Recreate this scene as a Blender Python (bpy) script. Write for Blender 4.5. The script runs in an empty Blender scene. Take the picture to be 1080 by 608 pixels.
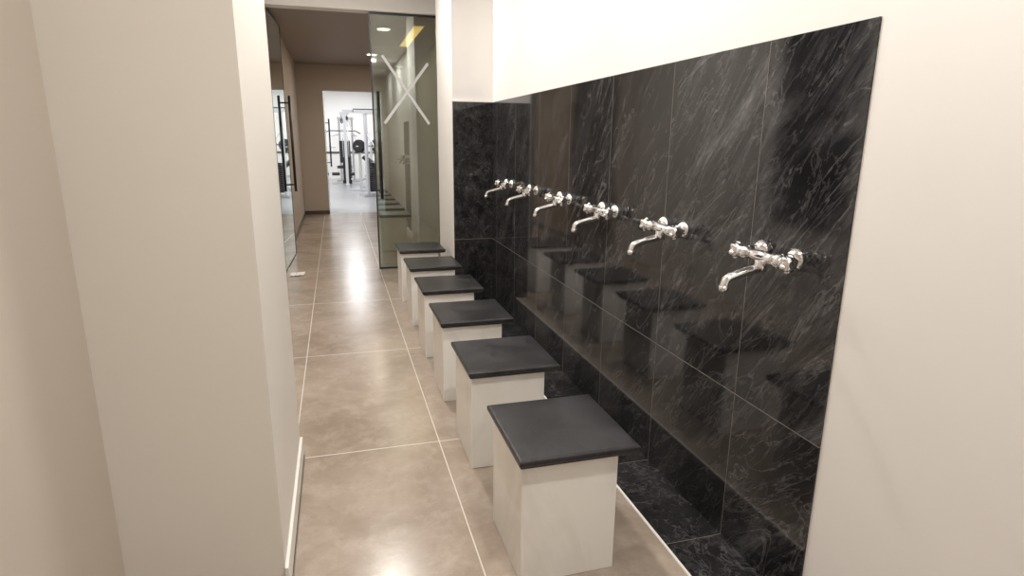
import bpy, bmesh, math, random
from mathutils import Vector, Matrix
H=1.4
sc=bpy.context.scene
sc.view_settings.view_transform='Standard'
sc.view_settings.look='None'
sc.view_settings.exposure=0.0

# ------------------------------------------------------------ materials
class NT:
    def __init__(s,name):
        s.m=bpy.data.materials.new(name); s.m.use_nodes=True
        s.t=s.m.node_tree; s.n=s.t.nodes; s.l=s.t.links
        s.b=s.n['Principled BSDF']; s.out=s.n['Material Output']
    def node(s,ty,**k):
        x=s.n.new(ty)
        for a,v in k.items(): setattr(x,a,v)
        return x
    def link(s,a,b): s.l.new(a,b)
    def math(s,op,a,b=None,c=None):
        x=s.n.new('ShaderNodeMath'); x.operation=op
        for i,v in enumerate((a,b,c)):
            if v is None: continue
            if isinstance(v,(int,float)): x.inputs[i].default_value=v
            else: s.l.new(v,x.inputs[i])
        return x.outputs[0]
    def mix(s,f,a,b):
        x=s.n.new('ShaderNodeMix'); x.data_type='RGBA'
        for i,v in ((0,f),(6,a),(7,b)):
            if isinstance(v,(int,float)): x.inputs[i].default_value=v
            elif isinstance(v,tuple): x.inputs[i].default_value=(*v,1)
            else: s.l.new(v,x.inputs[i])
        return x.outputs[2]
    def pos(s):
        g=s.n.new('ShaderNodeNewGeometry'); return g.outputs['Position']
    def mapping(s,v,rot=(0,0,0),scale=(1,1,1)):
        x=s.n.new('ShaderNodeMapping'); x.inputs['Rotation'].default_value=rot; x.inputs['Scale'].default_value=scale
        s.l.new(v,x.inputs[0]); return x.outputs[0]
    def noise(s,v,scale,detail=4,rough=.5,dist=0):
        x=s.n.new('ShaderNodeTexNoise'); x.inputs['Scale'].default_value=scale
        x.inputs['Detail'].default_value=detail; x.inputs['Roughness'].default_value=rough; x.inputs['Distortion'].default_value=dist
        s.l.new(v,x.inputs['Vector']); return x.outputs['Fac']
    def ramp(s,f,stops):
        x=s.n.new('ShaderNodeValToRGB'); e=x.color_ramp.elements
        while len(e)<len(stops): e.new(.5)
        for i,(p,c) in enumerate(stops):
            e[i].position=p; e[i].color=(*(c if isinstance(c,tuple) else (c,c,c)),1)
        s.l.new(f,x.inputs[0]); return x.outputs[0]
    def bump(s,h,st=.1,dist=.01):
        x=s.n.new('ShaderNodeBump'); x.inputs['Strength'].default_value=st; x.inputs['Distance'].default_value=dist
        s.l.new(h,x.inputs['Height']); s.l.new(x.outputs[0],s.b.inputs['Normal'])
    def line(s,c,period,phase,w):
        f=s.math('FRACT',s.math('DIVIDE',s.math('SUBTRACT',c,phase-w/2),period))
        return s.math('LESS_THAN',f,w/period)
def setp(b,**k):
    for a,v in k.items():
        a=a.replace('_',' ')
        b.inputs[a].default_value=(*v,1) if isinstance(v,tuple) and len(v)==3 else v

def paint(name,col,rough=.55,var=.04):
    t=NT(name); p=t.pos()
    n=t.noise(p,1.3,3); n2=t.noise(p,60,3)
    c2=tuple(c*(1-var*2) for c in col)
    t.link(t.mix(n,c2,col),t.b.inputs['Base Color'])
    setp(t.b,Roughness=rough); t.b.inputs['Specular IOR Level'].default_value=.3
    t.bump(n2,.05,.002); return t.m
def simple(name,col,rough=.4,metal=0,spec=.5,nscale=30,var=.1):
    t=NT(name); p=t.pos(); n=t.noise(p,nscale,3)
    t.link(t.mix(n,tuple(c*(1-var) for c in col),col),t.b.inputs['Base Color'])
    setp(t.b,Roughness=rough,Metallic=metal); t.b.inputs['Specular IOR Level'].default_value=spec
    return t.m

M_wall=paint('wall_paint_offwhite',(.81,.77,.715))
M_walln=paint('wall_paint_shade_tone',(.60,.54,.47))  # near left wall: shade put into the colour, wall paint darkened evenly
M_wallw=paint('wall_paint_white',(.86,.835,.81))
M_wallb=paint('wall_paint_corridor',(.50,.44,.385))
M_ceil=paint('ceiling_paint',(.85,.83,.8))
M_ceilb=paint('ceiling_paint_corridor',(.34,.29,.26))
M_trim=simple('trim_white_gloss',(.85,.83,.79),.25)
M_trimd=simple('trim_dark',(.08,.065,.055),.3)

def black_marble(name,axes='yz',grout=True,rough=.07):
    t=NT(name); p=t.pos()
    x=t.node('ShaderNodeSeparateXYZ'); t.link(p,x.inputs[0])
    # each tile is cut from a slightly different part of the stone
    ty=t.math('FLOOR',t.math('DIVIDE',t.math('SUBTRACT',x.outputs[1],1.184*H-40*.392*H),.392*H))
    tz=t.math('GREATER_THAN',x.outputs[2],.396*H)
    off=t.node('ShaderNodeCombineXYZ')
    t.link(t.math('MULTIPLY',ty,.37),off.inputs[0]); t.link(t.math('MULTIPLY',tz,3.1),off.inputs[1])
    va=t.node('ShaderNodeVectorMath'); va.operation='ADD'; t.link(p,va.inputs[0]); t.link(off.outputs[0],va.inputs[1])
    r=t.mapping(va.outputs[0],rot=(math.radians(-37),0,math.radians(8)))
    s1=t.mapping(r,scale=(6,6,1.7))
    s2=t.mapping(r,scale=(26,26,5))
    s3=t.mapping(r,scale=(90,90,14))
    n1=t.noise(s1,1.0,9,.66,1.1); n2=t.noise(s2,1.0,7,.66,1.2); n3=t.noise(r,1.1,3,.5); n5=t.noise(s3,1.0,3,.6,.5)
    streak=t.ramp(n1,[(.42,0),(.58,.30),(.76,1)])
    fine=t.ramp(n2,[(.44,0),(.62,.45),(.76,1)])
    hair=t.ramp(n5,[(.50,0),(.72,1)])
    big=t.ramp(n3,[(.30,.40),(.62,1)])
    v=t.math('ADD',t.math('MULTIPLY',streak,.28),t.math('MULTIPLY',fine,t.math('ADD',.10,t.math('MULTIPLY',streak,.75))))
    v=t.math('ADD',v,t.math('MULTIPLY',hair,t.math('MULTIPLY',streak,.35)))
    v=t.math('MULTIPLY',v,big)
    def vein(sc_,lv,w,d):
        n4=t.noise(t.mapping(r,scale=sc_),1.0,6,.6,d)
        return t.math('SUBTRACT',1,t.math('MINIMUM',1,t.math('MULTIPLY',t.math('ABSOLUTE',t.math('SUBTRACT',n4,lv)),w)))
    ve=t.math('MAXIMUM',vein((4.2,4.2,1.1),.52,95,1.6),t.math('MULTIPLY',vein((9,9,2.4),.50,60,1.4),.5))
    ve=t.math('MULTIPLY',ve,t.math('MULTIPLY',big,t.math('ADD',.18,t.math('MULTIPLY',n2,.5))))
    f=t.math('MINIMUM',1,t.math('ADD',v,ve))
    col=t.mix(f,(.0095,.0090,.0100),(.175,.172,.178))
    if grout:
        g1=t.line(x.outputs[1],.392*H,1.184*H-40*.392*H,.0022)
        if axes=='yz':
            z=t.math('LESS_THAN',t.math('ABSOLUTE',t.math('SUBTRACT',x.outputs[2],.396*H)),.0016)
            g=t.math('MAXIMUM',g1,z)
        elif axes=='xz':
            g=t.math('LESS_THAN',t.math('ABSOLUTE',t.math('SUBTRACT',x.outputs[2],.396*H)),.002)
        else: g=g1
        col=t.mix(g,col,(.17,.155,.14))
        rr=t.math('ADD',rough,t.math('MULTIPLY',g,.4)); t.link(rr,t.b.inputs['Roughness'])
    else: setp(t.b,Roughness=rough)
    t.link(col,t.b.inputs['Base Color']); t.b.inputs['IOR'].default_value=1.54
    return t.m
M_marble=black_marble('black_marble_tile','yz')
M_marblex=black_marble('black_marble_tile_end','xz')
M_marblef=black_marble('black_marble_floor','y',rough=.15)

def floor_mat():
    t=NT('beige_porcelain_floor'); p=t.pos()
    x=t.node('ShaderNodeSeparateXYZ'); t.link(p,x.inputs[0])
    gx=t.line(x.outputs[0],.466*H,.283*H-40*.466*H,.005)
    gy=t.line(x.outputs[1],.968*H,1.872*H-40*.968*H,.006)
    g=t.math('MAXIMUM',gx,gy)
    n1=t.noise(p,2.0,8,.62,.6); n2=t.noise(p,8,8,.7,.3); n3=t.noise(p,120,2); n4=t.noise(p,26,6,.7)
    a=t.mix(t.ramp(n1,[(.35,0),(.68,1)]),(.30,.24,.19),(.44,.365,.30))
    b=t.mix(t.math('MULTIPLY',t.ramp(n2,[(.48,0),(.70,1)]),.5),a,(.53,.455,.385))
    b=t.mix(t.math('MULTIPLY',t.ramp(n4,[(.5,0),(.72,1)]),.28),b,(.24,.185,.145))
    c=t.mix(t.math('MULTIPLY',t.ramp(n3,[(.6,0),(.75,1)]),.2),b,(.2,.155,.12))
    col=t.mix(g,c,(.64,.585,.52)); t.link(col,t.b.inputs['Base Color'])
    r=t.math('ADD',t.math('ADD',.19,t.math('MULTIPLY',n1,.06)),t.math('MULTIPLY',g,.3)); t.link(r,t.b.inputs['Roughness'])
    return t.m
M_floor=floor_mat()
M_gymfloor=simple('gym_rubber_floor',(.38,.38,.39),.3,nscale=4)

def white_marble():
    t=NT('white_marble_block'); p=t.pos()
    r=t.mapping(p,rot=(.5,.6,.3),scale=(1,1,.5))
    n=t.noise(r,2.2,5,.5,1.2)
    v=t.math('SUBTRACT',1,t.math('MINIMUM',1,t.math('MULTIPLY',t.math('ABSOLUTE',t.math('SUBTRACT',n,.5)),22)))
    v=t.math('MULTIPLY',v,t.noise(p,2.5,2))
    col=t.mix(t.math('MULTIPLY',v,.35),(.89,.875,.835),(.62,.58,.52)); t.link(col,t.b.inputs['Base Color'])
    setp(t.b,Roughness=.1); return t.m
M_block=white_marble()
def granite():
    t=NT('black_granite_slab'); p=t.pos()
    n=t.noise(p,6,9,.7,.6); n2=t.noise(p,160,3)
    f=t.math('ADD',t.math('MULTIPLY',t.ramp(n,[(.42,0),(.75,1)]),.6),t.math('MULTIPLY',t.ramp(n2,[(.55,0),(.75,1)]),.25))
    t.link(t.mix(f,(.010,.010,.012),(.065,.064,.070)),t.b.inputs['Base Color'])
    t.link(t.math('ADD',.22,t.math('MULTIPLY',n,.26)),t.b.inputs['Roughness'])
    t.b.inputs['Specular IOR Level'].default_value=.45
    return t.m
M_slab=granite()
M_chrome=simple('chrome',(.90,.90,.92),.08,1.0,var=.03)
M_black=simple('black_powdercoat',(.015,.015,.017),.35)
M_steel=simple('brushed_steel',(.6,.6,.62),.25,1.0)
M_pad=simple('black_vinyl',(.03,.03,.032),.45)
M_whitem=simple('white_enamel',(.62,.62,.64),.3)
M_tape=simple('frosted_white_tape',(.72,.73,.72),.6)
M_paper=simple('white_tissue',(.85,.85,.84),.8)
def glassm(name,tint,refl=.10,mul=1.6):
    t=NT(name)
    tr=t.node('ShaderNodeBsdfTransparent'); tr.inputs[0].default_value=(*tint,1)
    gl=t.node('ShaderNodeBsdfGlossy'); gl.inputs['Roughness'].default_value=.02; gl.inputs[0].default_value=(.95,1,.97,1)
    lw=t.node('ShaderNodeFresnel'); lw.inputs[0].default_value=1.5
    n=t.noise(t.pos(),1.5,1)
    f=t.math('MINIMUM',1,t.math('ADD',t.math('MULTIPLY',lw.outputs[0],mul),t.math('MULTIPLY',n,refl)))
    mx=t.node('ShaderNodeMixShader'); t.link(f,mx.inputs[0]); t.link(tr.outputs[0],mx.inputs[1]); t.link(gl.outputs[0],mx.inputs[2])
    t.link(mx.outputs[0],t.out.inputs[0]); return t.m
M_glass=glassm('tinted_glass',(.66,.70,.65),.45)
M_glassc=glassm('clear_glass',(.75,.78,.76),.2)
M_glassd=simple('dark_window_glass',(.01,.012,.016),.04)
M_frame=simple('grey_aluminium_frame',(.05,.06,.08),.4)
def emis(name,col,st):
    t=NT(name); e=t.node('ShaderNodeEmission'); e.inputs[0].default_value=(*col,1); e.inputs[1].default_value=st
    t.link(e.outputs[0],t.out.inputs[0]); return t.m
M_lamp=emis('lamp_diffuser_warm',(1,.93,.82),6)
M_lampy=emis('lamp_diffuser_amber',(1,.62,.18),1.6)
M_lampw=emis('lamp_diffuser_cool',(.93,.97,1),6)

# ------------------------------------------------------------ geometry
class MB:
    def __init__(s): s.v=[];s.f=[];s.mi=[];s.mats=[];s.sm=[]
    def mat(s,m):
        if m not in s.mats: s.mats.append(m)
        return s.mats.index(m)
    def box(s,x0,x1,y0,y1,z0,z1,m,rot=None,c=None):
        k=len(s.v)
        pts=[Vector((x,y,z)) for z in (z0,z1) for y in (y0,y1) for x in (x0,x1)]
        if rot is not None:
            c=c or Vector(((x0+x1)/2,(y0+y1)/2,(z0+z1)/2)); pts=[c+rot@(q-c) for q in pts]
        s.v+=pts
        for f in ((0,2,3,1),(4,5,7,6),(0,1,5,4),(2,6,7,3),(0,4,6,2),(1,3,7,5)):
            s.f.append([k+i for i in f]); s.mi.append(s.mat(m)); s.sm.append(False)
    def tube(s,pts,rad,m,seg=16,smooth=True,cap=True,flat=None):
        pts=[Vector(p) for p in pts]
        if not isinstance(rad,(list,tuple)): rad=[rad]*len(pts)
        rings=[]; prev=None
        for i,p in enumerate(pts):
            d=(pts[min(i+1,len(pts)-1)]-pts[max(i-1,0)])
            if d.length<1e-9: d=prevd
            d=d.normalized(); prevd=d
            if prev is None:
                u=Vector((0,1,0)) if flat else d.orthogonal().normalized()
            else:
                u=(prev-d*prev.dot(d)); u=u.normalized() if u.length>1e-6 else d.orthogonal().normalized()
            prev=u; w=d.cross(u); k=len(s.v); ring=[]
            for j in range(seg):
                a=2*math.pi*j/seg; s.v.append(p+(u*math.cos(a)*(flat or 1)+w*math.sin(a))*rad[i]); ring.append(k+j)
            rings.append(ring)
        for a,b in zip(rings,rings[1:]):
            for j in range(seg):
                s.f.append([a[j],a[(j+1)%seg],b[(j+1)%seg],b[j]]); s.mi.append(s.mat(m)); s.sm.append(smooth)
        if cap:
            s.f.append(rings[0][::-1]); s.f.append(rings[-1][:]); s.mi+=[s.mat(m)]*2; s.sm+=[False]*2
    def ball(s,c,r,m,seg=16,sc=(1,1,1)):
        c=Vector(c);k=len(s.v);n=8
        for i in range(n+1):
            ph=math.pi*i/n
            for j in range(seg):
                a=2*math.pi*j/seg
                s.v.append(c+Vector((r*sc[0]*math.sin(ph)*math.cos(a),r*sc[1]*math.sin(ph)*math.sin(a),r*sc[2]*math.cos(ph))))
        for i in range(n):
            for j in range(seg):
                s.f.append([k+i*seg+j,k+(i+1)*seg+j,k+(i+1)*seg+(j+1)%seg,k+i*seg+(j+1)%seg]); s.mi.append(s.mat(m)); s.sm.append(True)
    def obj(s,name,parent=None,bevel=0,origin=None,segs=2):
        me=bpy.data.meshes.new(name)
        o=bpy.data.objects.new(name,me)
        xs=[p[0] for p in s.v];ys=[p[1] for p in s.v];zs=[p[2] for p in s.v]
        org=Vector(origin) if origin else Vector(((min(xs)+max(xs))/2,(min(ys)+max(ys))/2,min(zs)))
        me.from_pydata([tuple(p-org) for p in s.v],[],s.f)
        for m in s.mats: me.materials.append(m)
        for i,p in enumerate(me.polygons): p.material_index=s.mi[i]; p.use_smooth=s.sm[i]
        bm=bmesh.new(); bm.from_mesh(me); bmesh.ops.remove_doubles(bm,verts=bm.verts,dist=1e-6)
        bmesh.ops.recalc_face_normals(bm,faces=bm.faces); bm.to_mesh(me); bm.free()
        bpy.context.collection.objects.link(o); o.location=org
        if parent:
            o.parent=parent; o.location=org-parent.location
        if bevel:
            b=o.modifiers.new('bevel','BEVEL'); b.width=bevel; b.segments=segs; b.limit_method='ANGLE'
        return o
def empty(name,loc):
    e=bpy.data.objects.new(name,None); e.empty_display_size=.1; e.location=loc
    bpy.context.collection.objects.link(e); return e
def hbox(name,x0,x1,y0,y1,z0,z1,m,bevel=0,parent=None):
    b=MB(); b.box(x0*H,x1*H,y0*H,y1*H,z0*H,z1*H,m); return b.obj(name,parent,bevel)

XW=.911; TT=.004   # tiled wall surface, tile thickness (in H)
# ------------------------------------------------------------ room shell
hbox('floor',-1.2,1.1,-2,8.6,-.08,0,M_floor)
hbox('floor_drain_strip',.751,XW,-.2,3.65,-.001,.0015,M_marblef)
hbox('trim_drain_edge',.744,.751,-.2,3.65,-.001,.003,M_trim)
hbox('floor_gym',-2.6,3.2,8.6,16,-.08,0,M_gymfloor)
hbox('wall_right',XW+TT,1.1,-2,4.72,0,2.05,M_wallw)
b=MB(); b.box(XW*H,(XW+TT)*H,.906*H,3.65*H,0,1.21*H,M_marble); b.obj('wall_tile_right')
hbox('wall_end_pier',.672,XW+TT,3.65+TT,4.2,0,2.05,M_wallw)
hbox('wall_tile_end',.672,XW,3.65,3.65+TT,0,1.21,M_marblex)
hbox('trim_tile_end',.668,.672,3.648,3.65+TT,0,1.212,M_trim)
hbox('trim_tile_top',.668,XW,3.646,3.65+TT,1.21,1.216,M_trim)
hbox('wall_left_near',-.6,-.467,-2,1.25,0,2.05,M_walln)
hbox('wall_left_pier',-.72,-.16,1.25,1.865,0,2.05,M_wall)
hbox('baseboard_left_pier',-.16,-.152,1.243,1.873,.012,.075,M_trim,.002)
hbox('baseboard_left_pier_base',-.16,-.150,1.241,1.875,0,.012,M_trimd)
hbox('baseboard_left_front',-.467,-.15,1.241,1.25,0,.02,M_trimd)
hbox('wall_left_alcove',-.72,-.6,1.865,4.72,0,2.05,M_wall)
hbox('wall_back',-.6,1.1,-2.1,-2,0,2.05,M_wall)
hbox('ceiling',-.72,1.1,-2.1,4.72,2.05,2.12,M_ceil)
# partition with glass entrance at Y=4.72
hbox('wall_header',-.72,1.1,4.72,4.84,1.872,2.12,M_wallw)
hbox('wall_partition_left',-.72,-.43,4.72,4.84,0,1.872,M_wallb)
hbox('wall_partition_right',.79,1.1,4.72,4.84,0,1.872,M_wallw)
# corridor beyond
hbox('wall_corridor_left',-.6,-.43,4.84,8.5,0,1.9,M_wallb)
hbox('wall_corridor_right',1.0,1.1,4.84,8.5,0,1.9,M_wallb)
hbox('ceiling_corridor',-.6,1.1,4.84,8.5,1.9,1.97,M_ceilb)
hbox('baseboard_corridor_left',-.43,-.422,5.7,8.5,0,.05,M_trimd)
hbox('wall_corridor_end_left',-.6,-.12,8.5,8.62,0,2.0,M_wallb)
hbox('wall_corridor_end_right',.62,1.1,8.5,8.62,0,2.0,M_wallb)
hbox('wall_corridor_end_header',-.12,.62,8.5,8.62,1.585,2.0,M_wallb)
hbox('baseboard_corridor_end',-.422,-.12,8.488,8.5,0,.05,M_trimd)
# gym
hbox('wall_gym_back',-2.6,3.2,16,16.1,0,2.2,M_wallw)
hbox('wall_gym_left',-2.7,-2.6,8.62,16,0,2.2,M_wallw)
hbox('wall_gym_right',3.2,3.3,8.62,16,0,2.2,M_wallw)
hbox('wall_gym_front_left',-2.6,-.6,8.5,8.62,0,2.2,M_wallw)
hbox('wall_gym_front_right',1.1,3.2,8.5,8.62,0,2.2,M_wallw)
hbox('ceiling_gym',-2.6,3.2,8.62,16,2.2,2.25,M_ceil)
hbox('trim_gym_back_band',-2.6,3.2,15.98,16,.62,.66,M_trimd)

# window on hidden left alcove wall (seen reflected in the tiles)
w=empty('window_1',(-.6*H,2.72*H,.58*H))
b=MB()
y0,y1,z0,z1,fr=2.45*H,3.0*H,.56*H,1.60*H,.06
for (a0,a1,c0,c1) in ((y0,y1,z0,z0+fr),(y0,y1,z1-fr,z1),(y0,y0+fr,z0+fr,z1-fr),(y1-fr,y1,z0+fr,z1-fr)):
    b.box(-.6*H,-.6*H+.03,a0,a1,c0,c1,M_frame)
b.obj('frame',w)
b=MB(); b.box(-.6*H,-.6*H+.012,y0+fr,y1-fr,z0+fr,z1-fr,M_glassd); b.obj('pane',w)

# ------------------------------------------------------------ washing stools
for i,yf in enumerate([1.12,1.645,2.16,2.665,3.18,3.71]):
    e=empty('washing_stool',(.47*H,(yf+.15)*H,0))
    ht=.329
    th=.024
    b=MB(); b.box(.353*H,.585*H,(yf+.024)*H,(yf+.278)*H,0,(ht-th)*H,M_block); b.obj('marble_base',e,.0025)
    b=MB()
    prof=[(0.012,0),(0.006,.12),(0.003,.35),(0.0,.45),(0.0,.8),(0.003,.93),(0.009,1)]
    x0,x1,ya,yb=.341*H,.627*H,yf*H,(yf+.30)*H
    for ins,t in prof:
        z=(ht-th+th*t)*H
        b.v+=[Vector((x0+ins,ya+ins,z)),Vector((x1-ins,ya+ins,z)),Vector((x1-ins,yb-ins,z)),Vector((x0+ins,yb-ins,z))]
    mi=b.mat(M_slab)
    for k in range(len(prof)-1):
        for j in range(4):
            b.f.append([k*4+j,k*4+(j+1)%4,(k+1)*4+(j+1)%4,(k+1)*4+j]); b.mi.append(mi); b.sm.append(False)
    b.f.append([3,2,1,0]); n=len(b.v); b.f.append([n-4,n-3,n-2,n-1]); b.mi+=[mi,mi]; b.sm+=[False,False]
    b.obj('granite_seat',e,.001)

# ------------------------------------------------------------ taps
def tap(yc):
    b=MB(); xw=XW*H; yc=yc*H; z=.762*H; xb=xw-.060; zb=z-.004
    for s in (-1,1):
        y=yc+s*.076
        b.tube([(xw,y,z),(xw-.004,y,z),(xw-.012,y,z),(xw-.020,y,z),(xw-.024,y,z)],[.034,.034,.030,.022,.017],M_chrome,24)
        b.tube([(xw-.022,y,z),(xw-.045,y,z)],.013,M_chrome,16)
        b.tube([(xw-.036,y,z),(xw-.052,y,z)],.019,M_chrome,6,smooth=False)
        b.ball((xb,y,zb),.022,M_chrome,16)
        b.tube([(xb,y,zb),(xb,y+s*.020,zb),(xb,y+s*.024,zb),(xb,y+s*.028,zb)],[.019,.018,.020,.015],M_chrome,20)
        yh=y+s*.042
        b.tube([(xb,y+s*.026,zb),(xb,y+s*.030,zb),(xb,y+s*.040,zb),(xb,y+s*.052,zb),(xb,y+s*.058,zb)],[.015,.022,.025,.022,.012],M_chrome,24)
        for q in range(6):
            a=math.radians(20+60*q); c,sn=math.cos(a),math.sin(a)
            b.ball((xb+c*.021,yh,zb+sn*.021),.0085,M_chrome,10,(1,1.4,1))
    b.tube([(xb,yc-.076,zb),(xb,yc-.03,zb),(xb,yc,zb),(xb,yc+.03,zb),(xb,yc+.076,zb)],[.015,.017,.020,.017,.015],M_chrome,20)
    b.tube([(xb,yc,zb),(xb,yc,zb-.022),(xb,yc,zb-.030),(xb,yc,zb-.044)],[.018,.018,.021,.017],M_chrome,20)
    pts=[(xb,yc,zb-.034),(xb-.02,yc,zb-.038),(xb-.05,yc,zb-.044),(xb-.085,yc,zb-.052),(xb-.106,yc,zb-.058),(xb-.116,yc,zb-.065),(xb-.120,yc,zb-.077),(xb-.121,yc,zb-.090)]
    b.tube(pts,[.014,.0135,.013,.012,.012,.012,.012,.012],M_chrome,16,flat=1.25)
    b.tube([(pts[-1][0],yc,pts[-1][2]+.008),(pts[-1][0],yc,pts[-1][2]-.008)],.0155,M_chrome,16)
    b.obj('wall_mixer_tap',origin=(xw,yc,z))
for k in range(6): tap(1.088+.434*k)

# ------------------------------------------------------------ glass entrance
def bar_handle(b,x,y,z0,z1,dx,dy,m):
    b.tube([(x+dx,y+dy,z0),(x+dx,y+dy,z1)],.015,m,12)
    for z in (z0+.08,z1-.08): b.tube([(x,y,z),(x+dx,y+dy,z)],.009,m,10)
d=empty('door_1',(.53*H,4.76*H,0))
b=MB(); x0,x1=.28*H,.785*H; y=4.765*H
b.box(x0+.01,x1-.01,y,y+.012,.012,1.862*H,M_glass); b.obj('glass_pane',d)
b=MB()
b.box(x0,x0+.014,y-.004,y+.016,.0,1.872*H,M_black); b.box(x1-.035,x1,y-.012,y+.024,0,1.872*H,M_black)
b.box(x0+.014,x1-.035,y-.008,y+.02,0,.02,M_black); b.box(x0+.014,x1-.035,y-.008,y+.02,1.858*H,1.872*H,M_black)
b.obj('frame',d)
b=MB(); bar_handle(b,x0+.06,y,.55*H,1.33*H,0,-.05,M_black); b.obj('pull_handle',d)
b=MB()
for (xa,za,xb_,zb_) in ((.364,1.583,.697,1.105),(.697,1.54,.364,1.105)):
    A=Vector((xa*H,y-.002,za*H)); B=Vector((xb_*H,y-.002,zb_*H)); dd=(B-A).normalized(); nn=Vector((dd.z,0,-dd.x))*.014
    k=len(b.v); off=Vector((0,-.0006 if za>1.56 else 0,0)); b.v+=[A+nn+off,A-nn+off,B-nn+off,B+nn+off]; b.f.append([k,k+1,k+2,k+3]); b.mi.append(b.mat(M_tape)); b.sm.append(False)
b.obj('tape_cross',d)

d=empty('door_2',(-.40*H,5.1*H,0))
xa,ya,xb2,yb2=-.418*H,4.80*H,-.386*H,5.58*H
ang=math.atan2(yb2-ya,xb2-xa); L=math.hypot(xb2-xa,yb2-ya); R=Matrix.Rotation(ang,3,'Z'); C=Vector((xa,ya,0))
b=MB(); b.box(xa,xa+L,ya-.006,ya+.006,.012,1.862*H,M_glass,R,C); b.obj('glass_pane',d)
b=MB()
b.box(xa+L-.012,xa+L+.008,ya-.009,ya+.009,.012,1.862*H,M_black,R,C); b.box(xa,xa+.03,ya-.01,ya+.01,.01,1.862*H,M_black,R,C)
b.box(xa,xa+L,ya-.009,ya+.009,1.862*H,1.872*H,M_black,R,C); b.box(xa,xa+L,ya-.009,ya+.009,.004,.02,M_black,R,C)
b.obj('frame',d)
b=MB(); bar_handle(b,xb2,yb2-.08,.55*H,1.33*H,.06,0,M_black); b.obj('pull_handle',d)

d=empty('door_3',(-.1*H,8.9*H,0))
b=MB(); b.box(-.118*H,-.118*H+.012,8.63*H,9.2*H,.012,1.56*H,M_glassc); b.obj('glass_pane',d)
b=MB(); bar_handle(b,-.118*H+.012,9.05*H,.6*H,1.25*H,.06,0,M_black); b.obj('pull_handle',d)

# folded tissue lying by the entrance
random.seed(3)
b=MB(); nx,ny=9,6
for j in range(ny):
    for i in range(nx):
        b.v.append(Vector((-.375*H+i*.018,4.63*H+j*.03+random.uniform(-.006,.006)+i*.004,.003+random.random()*.014)))
for j in range(ny-1):
    for i in range(nx-1):
        k=j*nx+i; b.f.append([k,k+1,k+nx+1,k+nx]); b.mi.append(b.mat(M_paper)); b.sm.append(False)
b.obj('crumpled_tissue')

# ------------------------------------------------------------ gym machines
def cable_machine(x,y,ang,s=1.0):
    b=MB()
    for sx in (-.75,.75):
        b.box(sx-.04,sx+.04,-.04,.04,.05,2.1,M_whitem); b.box(sx-.05,sx+.05,-.5,.5,0,.06,M_whitem)
        b.box(sx-.13,sx+.13,.06,.20,.06,.16,M_black)
        for k in range(12): b.box(sx-.11,sx+.11,.07,.19,.17+k*.055,.215+k*.055,M_black)
        for g in (-.13,.13): b.tube([(sx+g*.6,.13,.1),(sx+g*.6,.13,2.05)],.012,M_steel,10)
        b.box(sx-.13,sx+.13,-.03,.22,2.05,2.12,M_whitem)
        b.tube([(sx*.93-.0,-.02,1.95),(sx*.93,.02,1.95)],.06,M_pad,20)
        b.tube([(sx*.88,-.05,1.93),(sx*.55,-.1,1.2)],.006,M_steel,6)
        b.tube([(sx*.55-.07,-.1,1.18),(sx*.55+.07,-.1,1.18)],.016,M_pad,10)
    b.box(-.8,.8,-.04,.04,2.1,2.19,M_whitem)
    b.tube([(-.5,-.05,2.14),(-.5,-.25,2.2),(.5,-.25,2.2),(.5,-.05,2.14)],.015,M_black,10)
    b.box(-.75,.75,.15,.20,.03,.08,M_whitem)
    R=Matrix.Rotation(ang,3,'Z'); b.v=[Vector((x,y,0))+R@(p*s) for p in b.v]
    return b.obj('cable_crossover_machine')
def bench(x,y,ang):
    b=MB()
    b.box(-.14,.14,-.5,.15,.42,.50,M_pad); b.box(-.14,.14,.15,.85,.42,.50,M_pad,Matrix.Rotation(math.radians(38),3,'X'),Vector((0,.15,.46)))
    b.box(-.03,.03,-.5,.7,.34,.41,M_whitem)
    for yy in (-.42,.55): b.box(-.03,.03,yy-.03,yy+.03,.05,.36,M_whitem); b.box(-.3,.3,yy-.03,yy+.03,0,.05,M_whitem)
    for sx in (-.5,.5):
        b.box(sx-.03,sx+.03,.62,.68,0,1.25,M_whitem); b.box(sx-.04,sx+.04,.4,.95,0,.05,M_whitem); b.box(sx-.02,sx+.02,.54,.62,1.12,1.16,M_steel)
    b.box(-.5,.5,.63,.67,.28,.33,M_whitem)
    b.tube([(-1.0,.58,1.18),(1.0,.58,1.18)],.014,M_steel,10)
    for sx in (-1,1):
        for o,r in ((.72,.17),(.78,.13)): b.tube([(sx*o,.58,1.18),(sx*(o+.04),.58,1.18)],r,M_pad,24)
    R=Matrix.Rotation(ang,3,'Z'); b.v=[Vector((x,y,0))+R@p for p in b.v]
    return b.obj('weight_bench')
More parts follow.
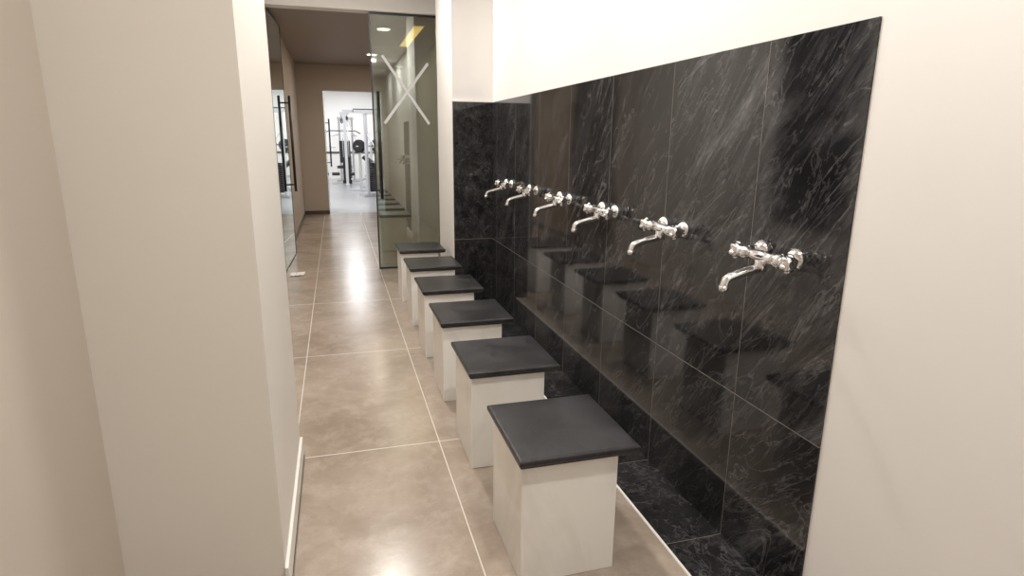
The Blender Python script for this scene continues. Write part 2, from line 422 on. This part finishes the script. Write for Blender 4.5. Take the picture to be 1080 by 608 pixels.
def multi(x,y,ang):
    b=MB()
    for sx in (-.2,.2): b.box(sx-.03,sx+.03,-.03,.03,.05,2.0,M_whitem)
    b.box(-.25,.25,-.05,.05,1.95,2.03,M_whitem); b.box(-.04,.04,-1.1,.5,0,.07,M_whitem); b.box(-.35,.35,-.04,.04,0,.07,M_whitem); b.box(-.3,.3,-1.1,-1.03,0,.06,M_whitem)
    for k in range(14): b.box(-.13,.13,-.06,.08,.12+k*.05,.16+k*.05,M_black)
    b.box(-.2,.2,-.75,-.35,.46,.54,M_pad); b.box(-.16,.16,-.36,-.28,.62,1.3,M_pad); b.box(-.03,.03,-.6,-.5,.05,.46,M_whitem)
    b.box(-.03,.03,-.28,-.03,.8,.86,M_whitem)
    b.box(-.03,.03,-.7,0,1.95,2.02,M_whitem); b.tube([(-.03,-.68,1.9),(.03,-.68,1.9)],.07,M_pad,20)
    b.tube([(0,-.7,1.88),(0,-.7,1.62)],.006,M_steel,6); b.tube([(-.55,-.7,1.52),(-.4,-.7,1.6),(.4,-.7,1.6),(.55,-.7,1.52)],.014,M_pad,10)
    for s in (-1,1): b.tube([(s*.2,-.05,1.5),(s*.42,-.3,1.45),(s*.42,-.6,1.1),(s*.25,-.62,1.1)],.02,M_whitem,10); b.tube([(s*.12,-.85,.3),(s*.34,-.85,.3)],.05,M_pad,16)
    b.tube([(0,-.75,.46),(0,-.85,.3)],.02,M_whitem,8)
    R=Matrix.Rotation(ang,3,'Z'); b.v=[Vector((x,y,0))+R@p for p in b.v]
    return b.obj('multi_gym_station')
cable_machine(.75*H,13.6*H,math.radians(0))
multi(.62*H,11.0*H,math.radians(40))
bench(1.0*H,12.3*H,math.radians(70))
multi(.25*H,14.8*H,math.radians(-10))

# ------------------------------------------------------------ lights
def area(name,loc,size,power,col,parent=None,sy=None):
    l=bpy.data.lights.new(name,'AREA'); l.shape='DISK' if sy is None else 'RECTANGLE'; l.size=size
    if sy: l.size_y=sy
    l.energy=power; l.color=col
    o=bpy.data.objects.new(name,l); bpy.context.collection.objects.link(o)
    if parent: o.parent=parent; o.location=Vector(loc)-parent.location
    else: o.location=loc
    return o
def downlight(x,y,z,power,col=(1,.955,.90),r=.075,m=None):
    e=empty('downlight_or_fill',(x*H,y*H,z*H))
    b=MB(); X,Y,Z=x*H,y*H,z*H
    b.tube([(X,Y,Z),(X,Y,Z-.008)],[r+.02,r+.014],M_trim,28); b.obj('rim',e)
    b=MB(); b.tube([(X,Y,Z-.008),(X,Y,Z-.011)],r,m or M_lamp,28); b.obj('diffuser',e)
    area('lamp',(X,Y,Z-.014),r*2,power,col,e)
for y,p in ((1.55,25),(2.6,26),(3.65,28)): downlight(.22,y,2.05,p)
downlight(.55,.45,2.05,26); downlight(.55,-1.0,2.05,13)  # unseen fill lamps, added near and behind the camera to brighten the walls
for y in (5.6,7.3): downlight(.45,y,1.9,15,(1,.88,.74),m=M_lamp)
e=empty('amber_ceiling_light',(.74*H,6.0*H,1.9*H))
b=MB(); b.box(.66*H,.76*H,5.3*H,6.5*H,1.9*H-.02,1.9*H,M_trim); b.obj('housing',e)
b=MB(); b.box(.67*H,.75*H,5.32*H,6.48*H,1.9*H-.024,1.9*H-.02,M_lampy); b.obj('diffuser',e)
area('lamp',(.71*H,5.9*H,1.9*H-.03),.1,7,(1,.65,.25),e,1.5)
for x in (-1.2,.3,1.8):
    for y in (10,12.4,14.8):
        e=empty('led_ceiling_panel',(x*H,y*H,2.2*H))
        b=MB(); b.box(x*H-.32,x*H+.32,y*H-.32,y*H+.32,2.2*H-.02,2.2*H,M_trim); b.obj('housing',e)
        b=MB(); b.box(x*H-.29,x*H+.29,y*H-.29,y*H+.29,2.2*H-.024,2.2*H-.02,M_lampw); b.obj('diffuser',e)
        area('lamp',(x*H,y*H,2.2*H-.03),.58,36,(.96,.98,1),e,.58)

wd=bpy.data.worlds.new('World'); sc.world=wd; wd.use_nodes=True
wd.node_tree.nodes['Background'].inputs[0].default_value=(.9,.85,.8,1); wd.node_tree.nodes['Background'].inputs[1].default_value=.3

# ------------------------------------------------------------ camera
cam=bpy.data.cameras.new('camera'); co=bpy.data.objects.new('camera',cam); bpy.context.collection.objects.link(co)
cam.sensor_fit='HORIZONTAL'; cam.sensor_width=36; cam.lens=640/1080*36; cam.clip_start=.02; cam.clip_end=100
M=Matrix(((.962,.0568,-.267,0),(-.2728,.2319,-.9337,0),(.0089,.9711,.2385,H),(0,0,0,1)))
q=M.to_3x3().to_quaternion().normalized().to_matrix().to_4x4(); q.translation=Vector((0,0,H)); co.matrix_world=q
sc.camera=co
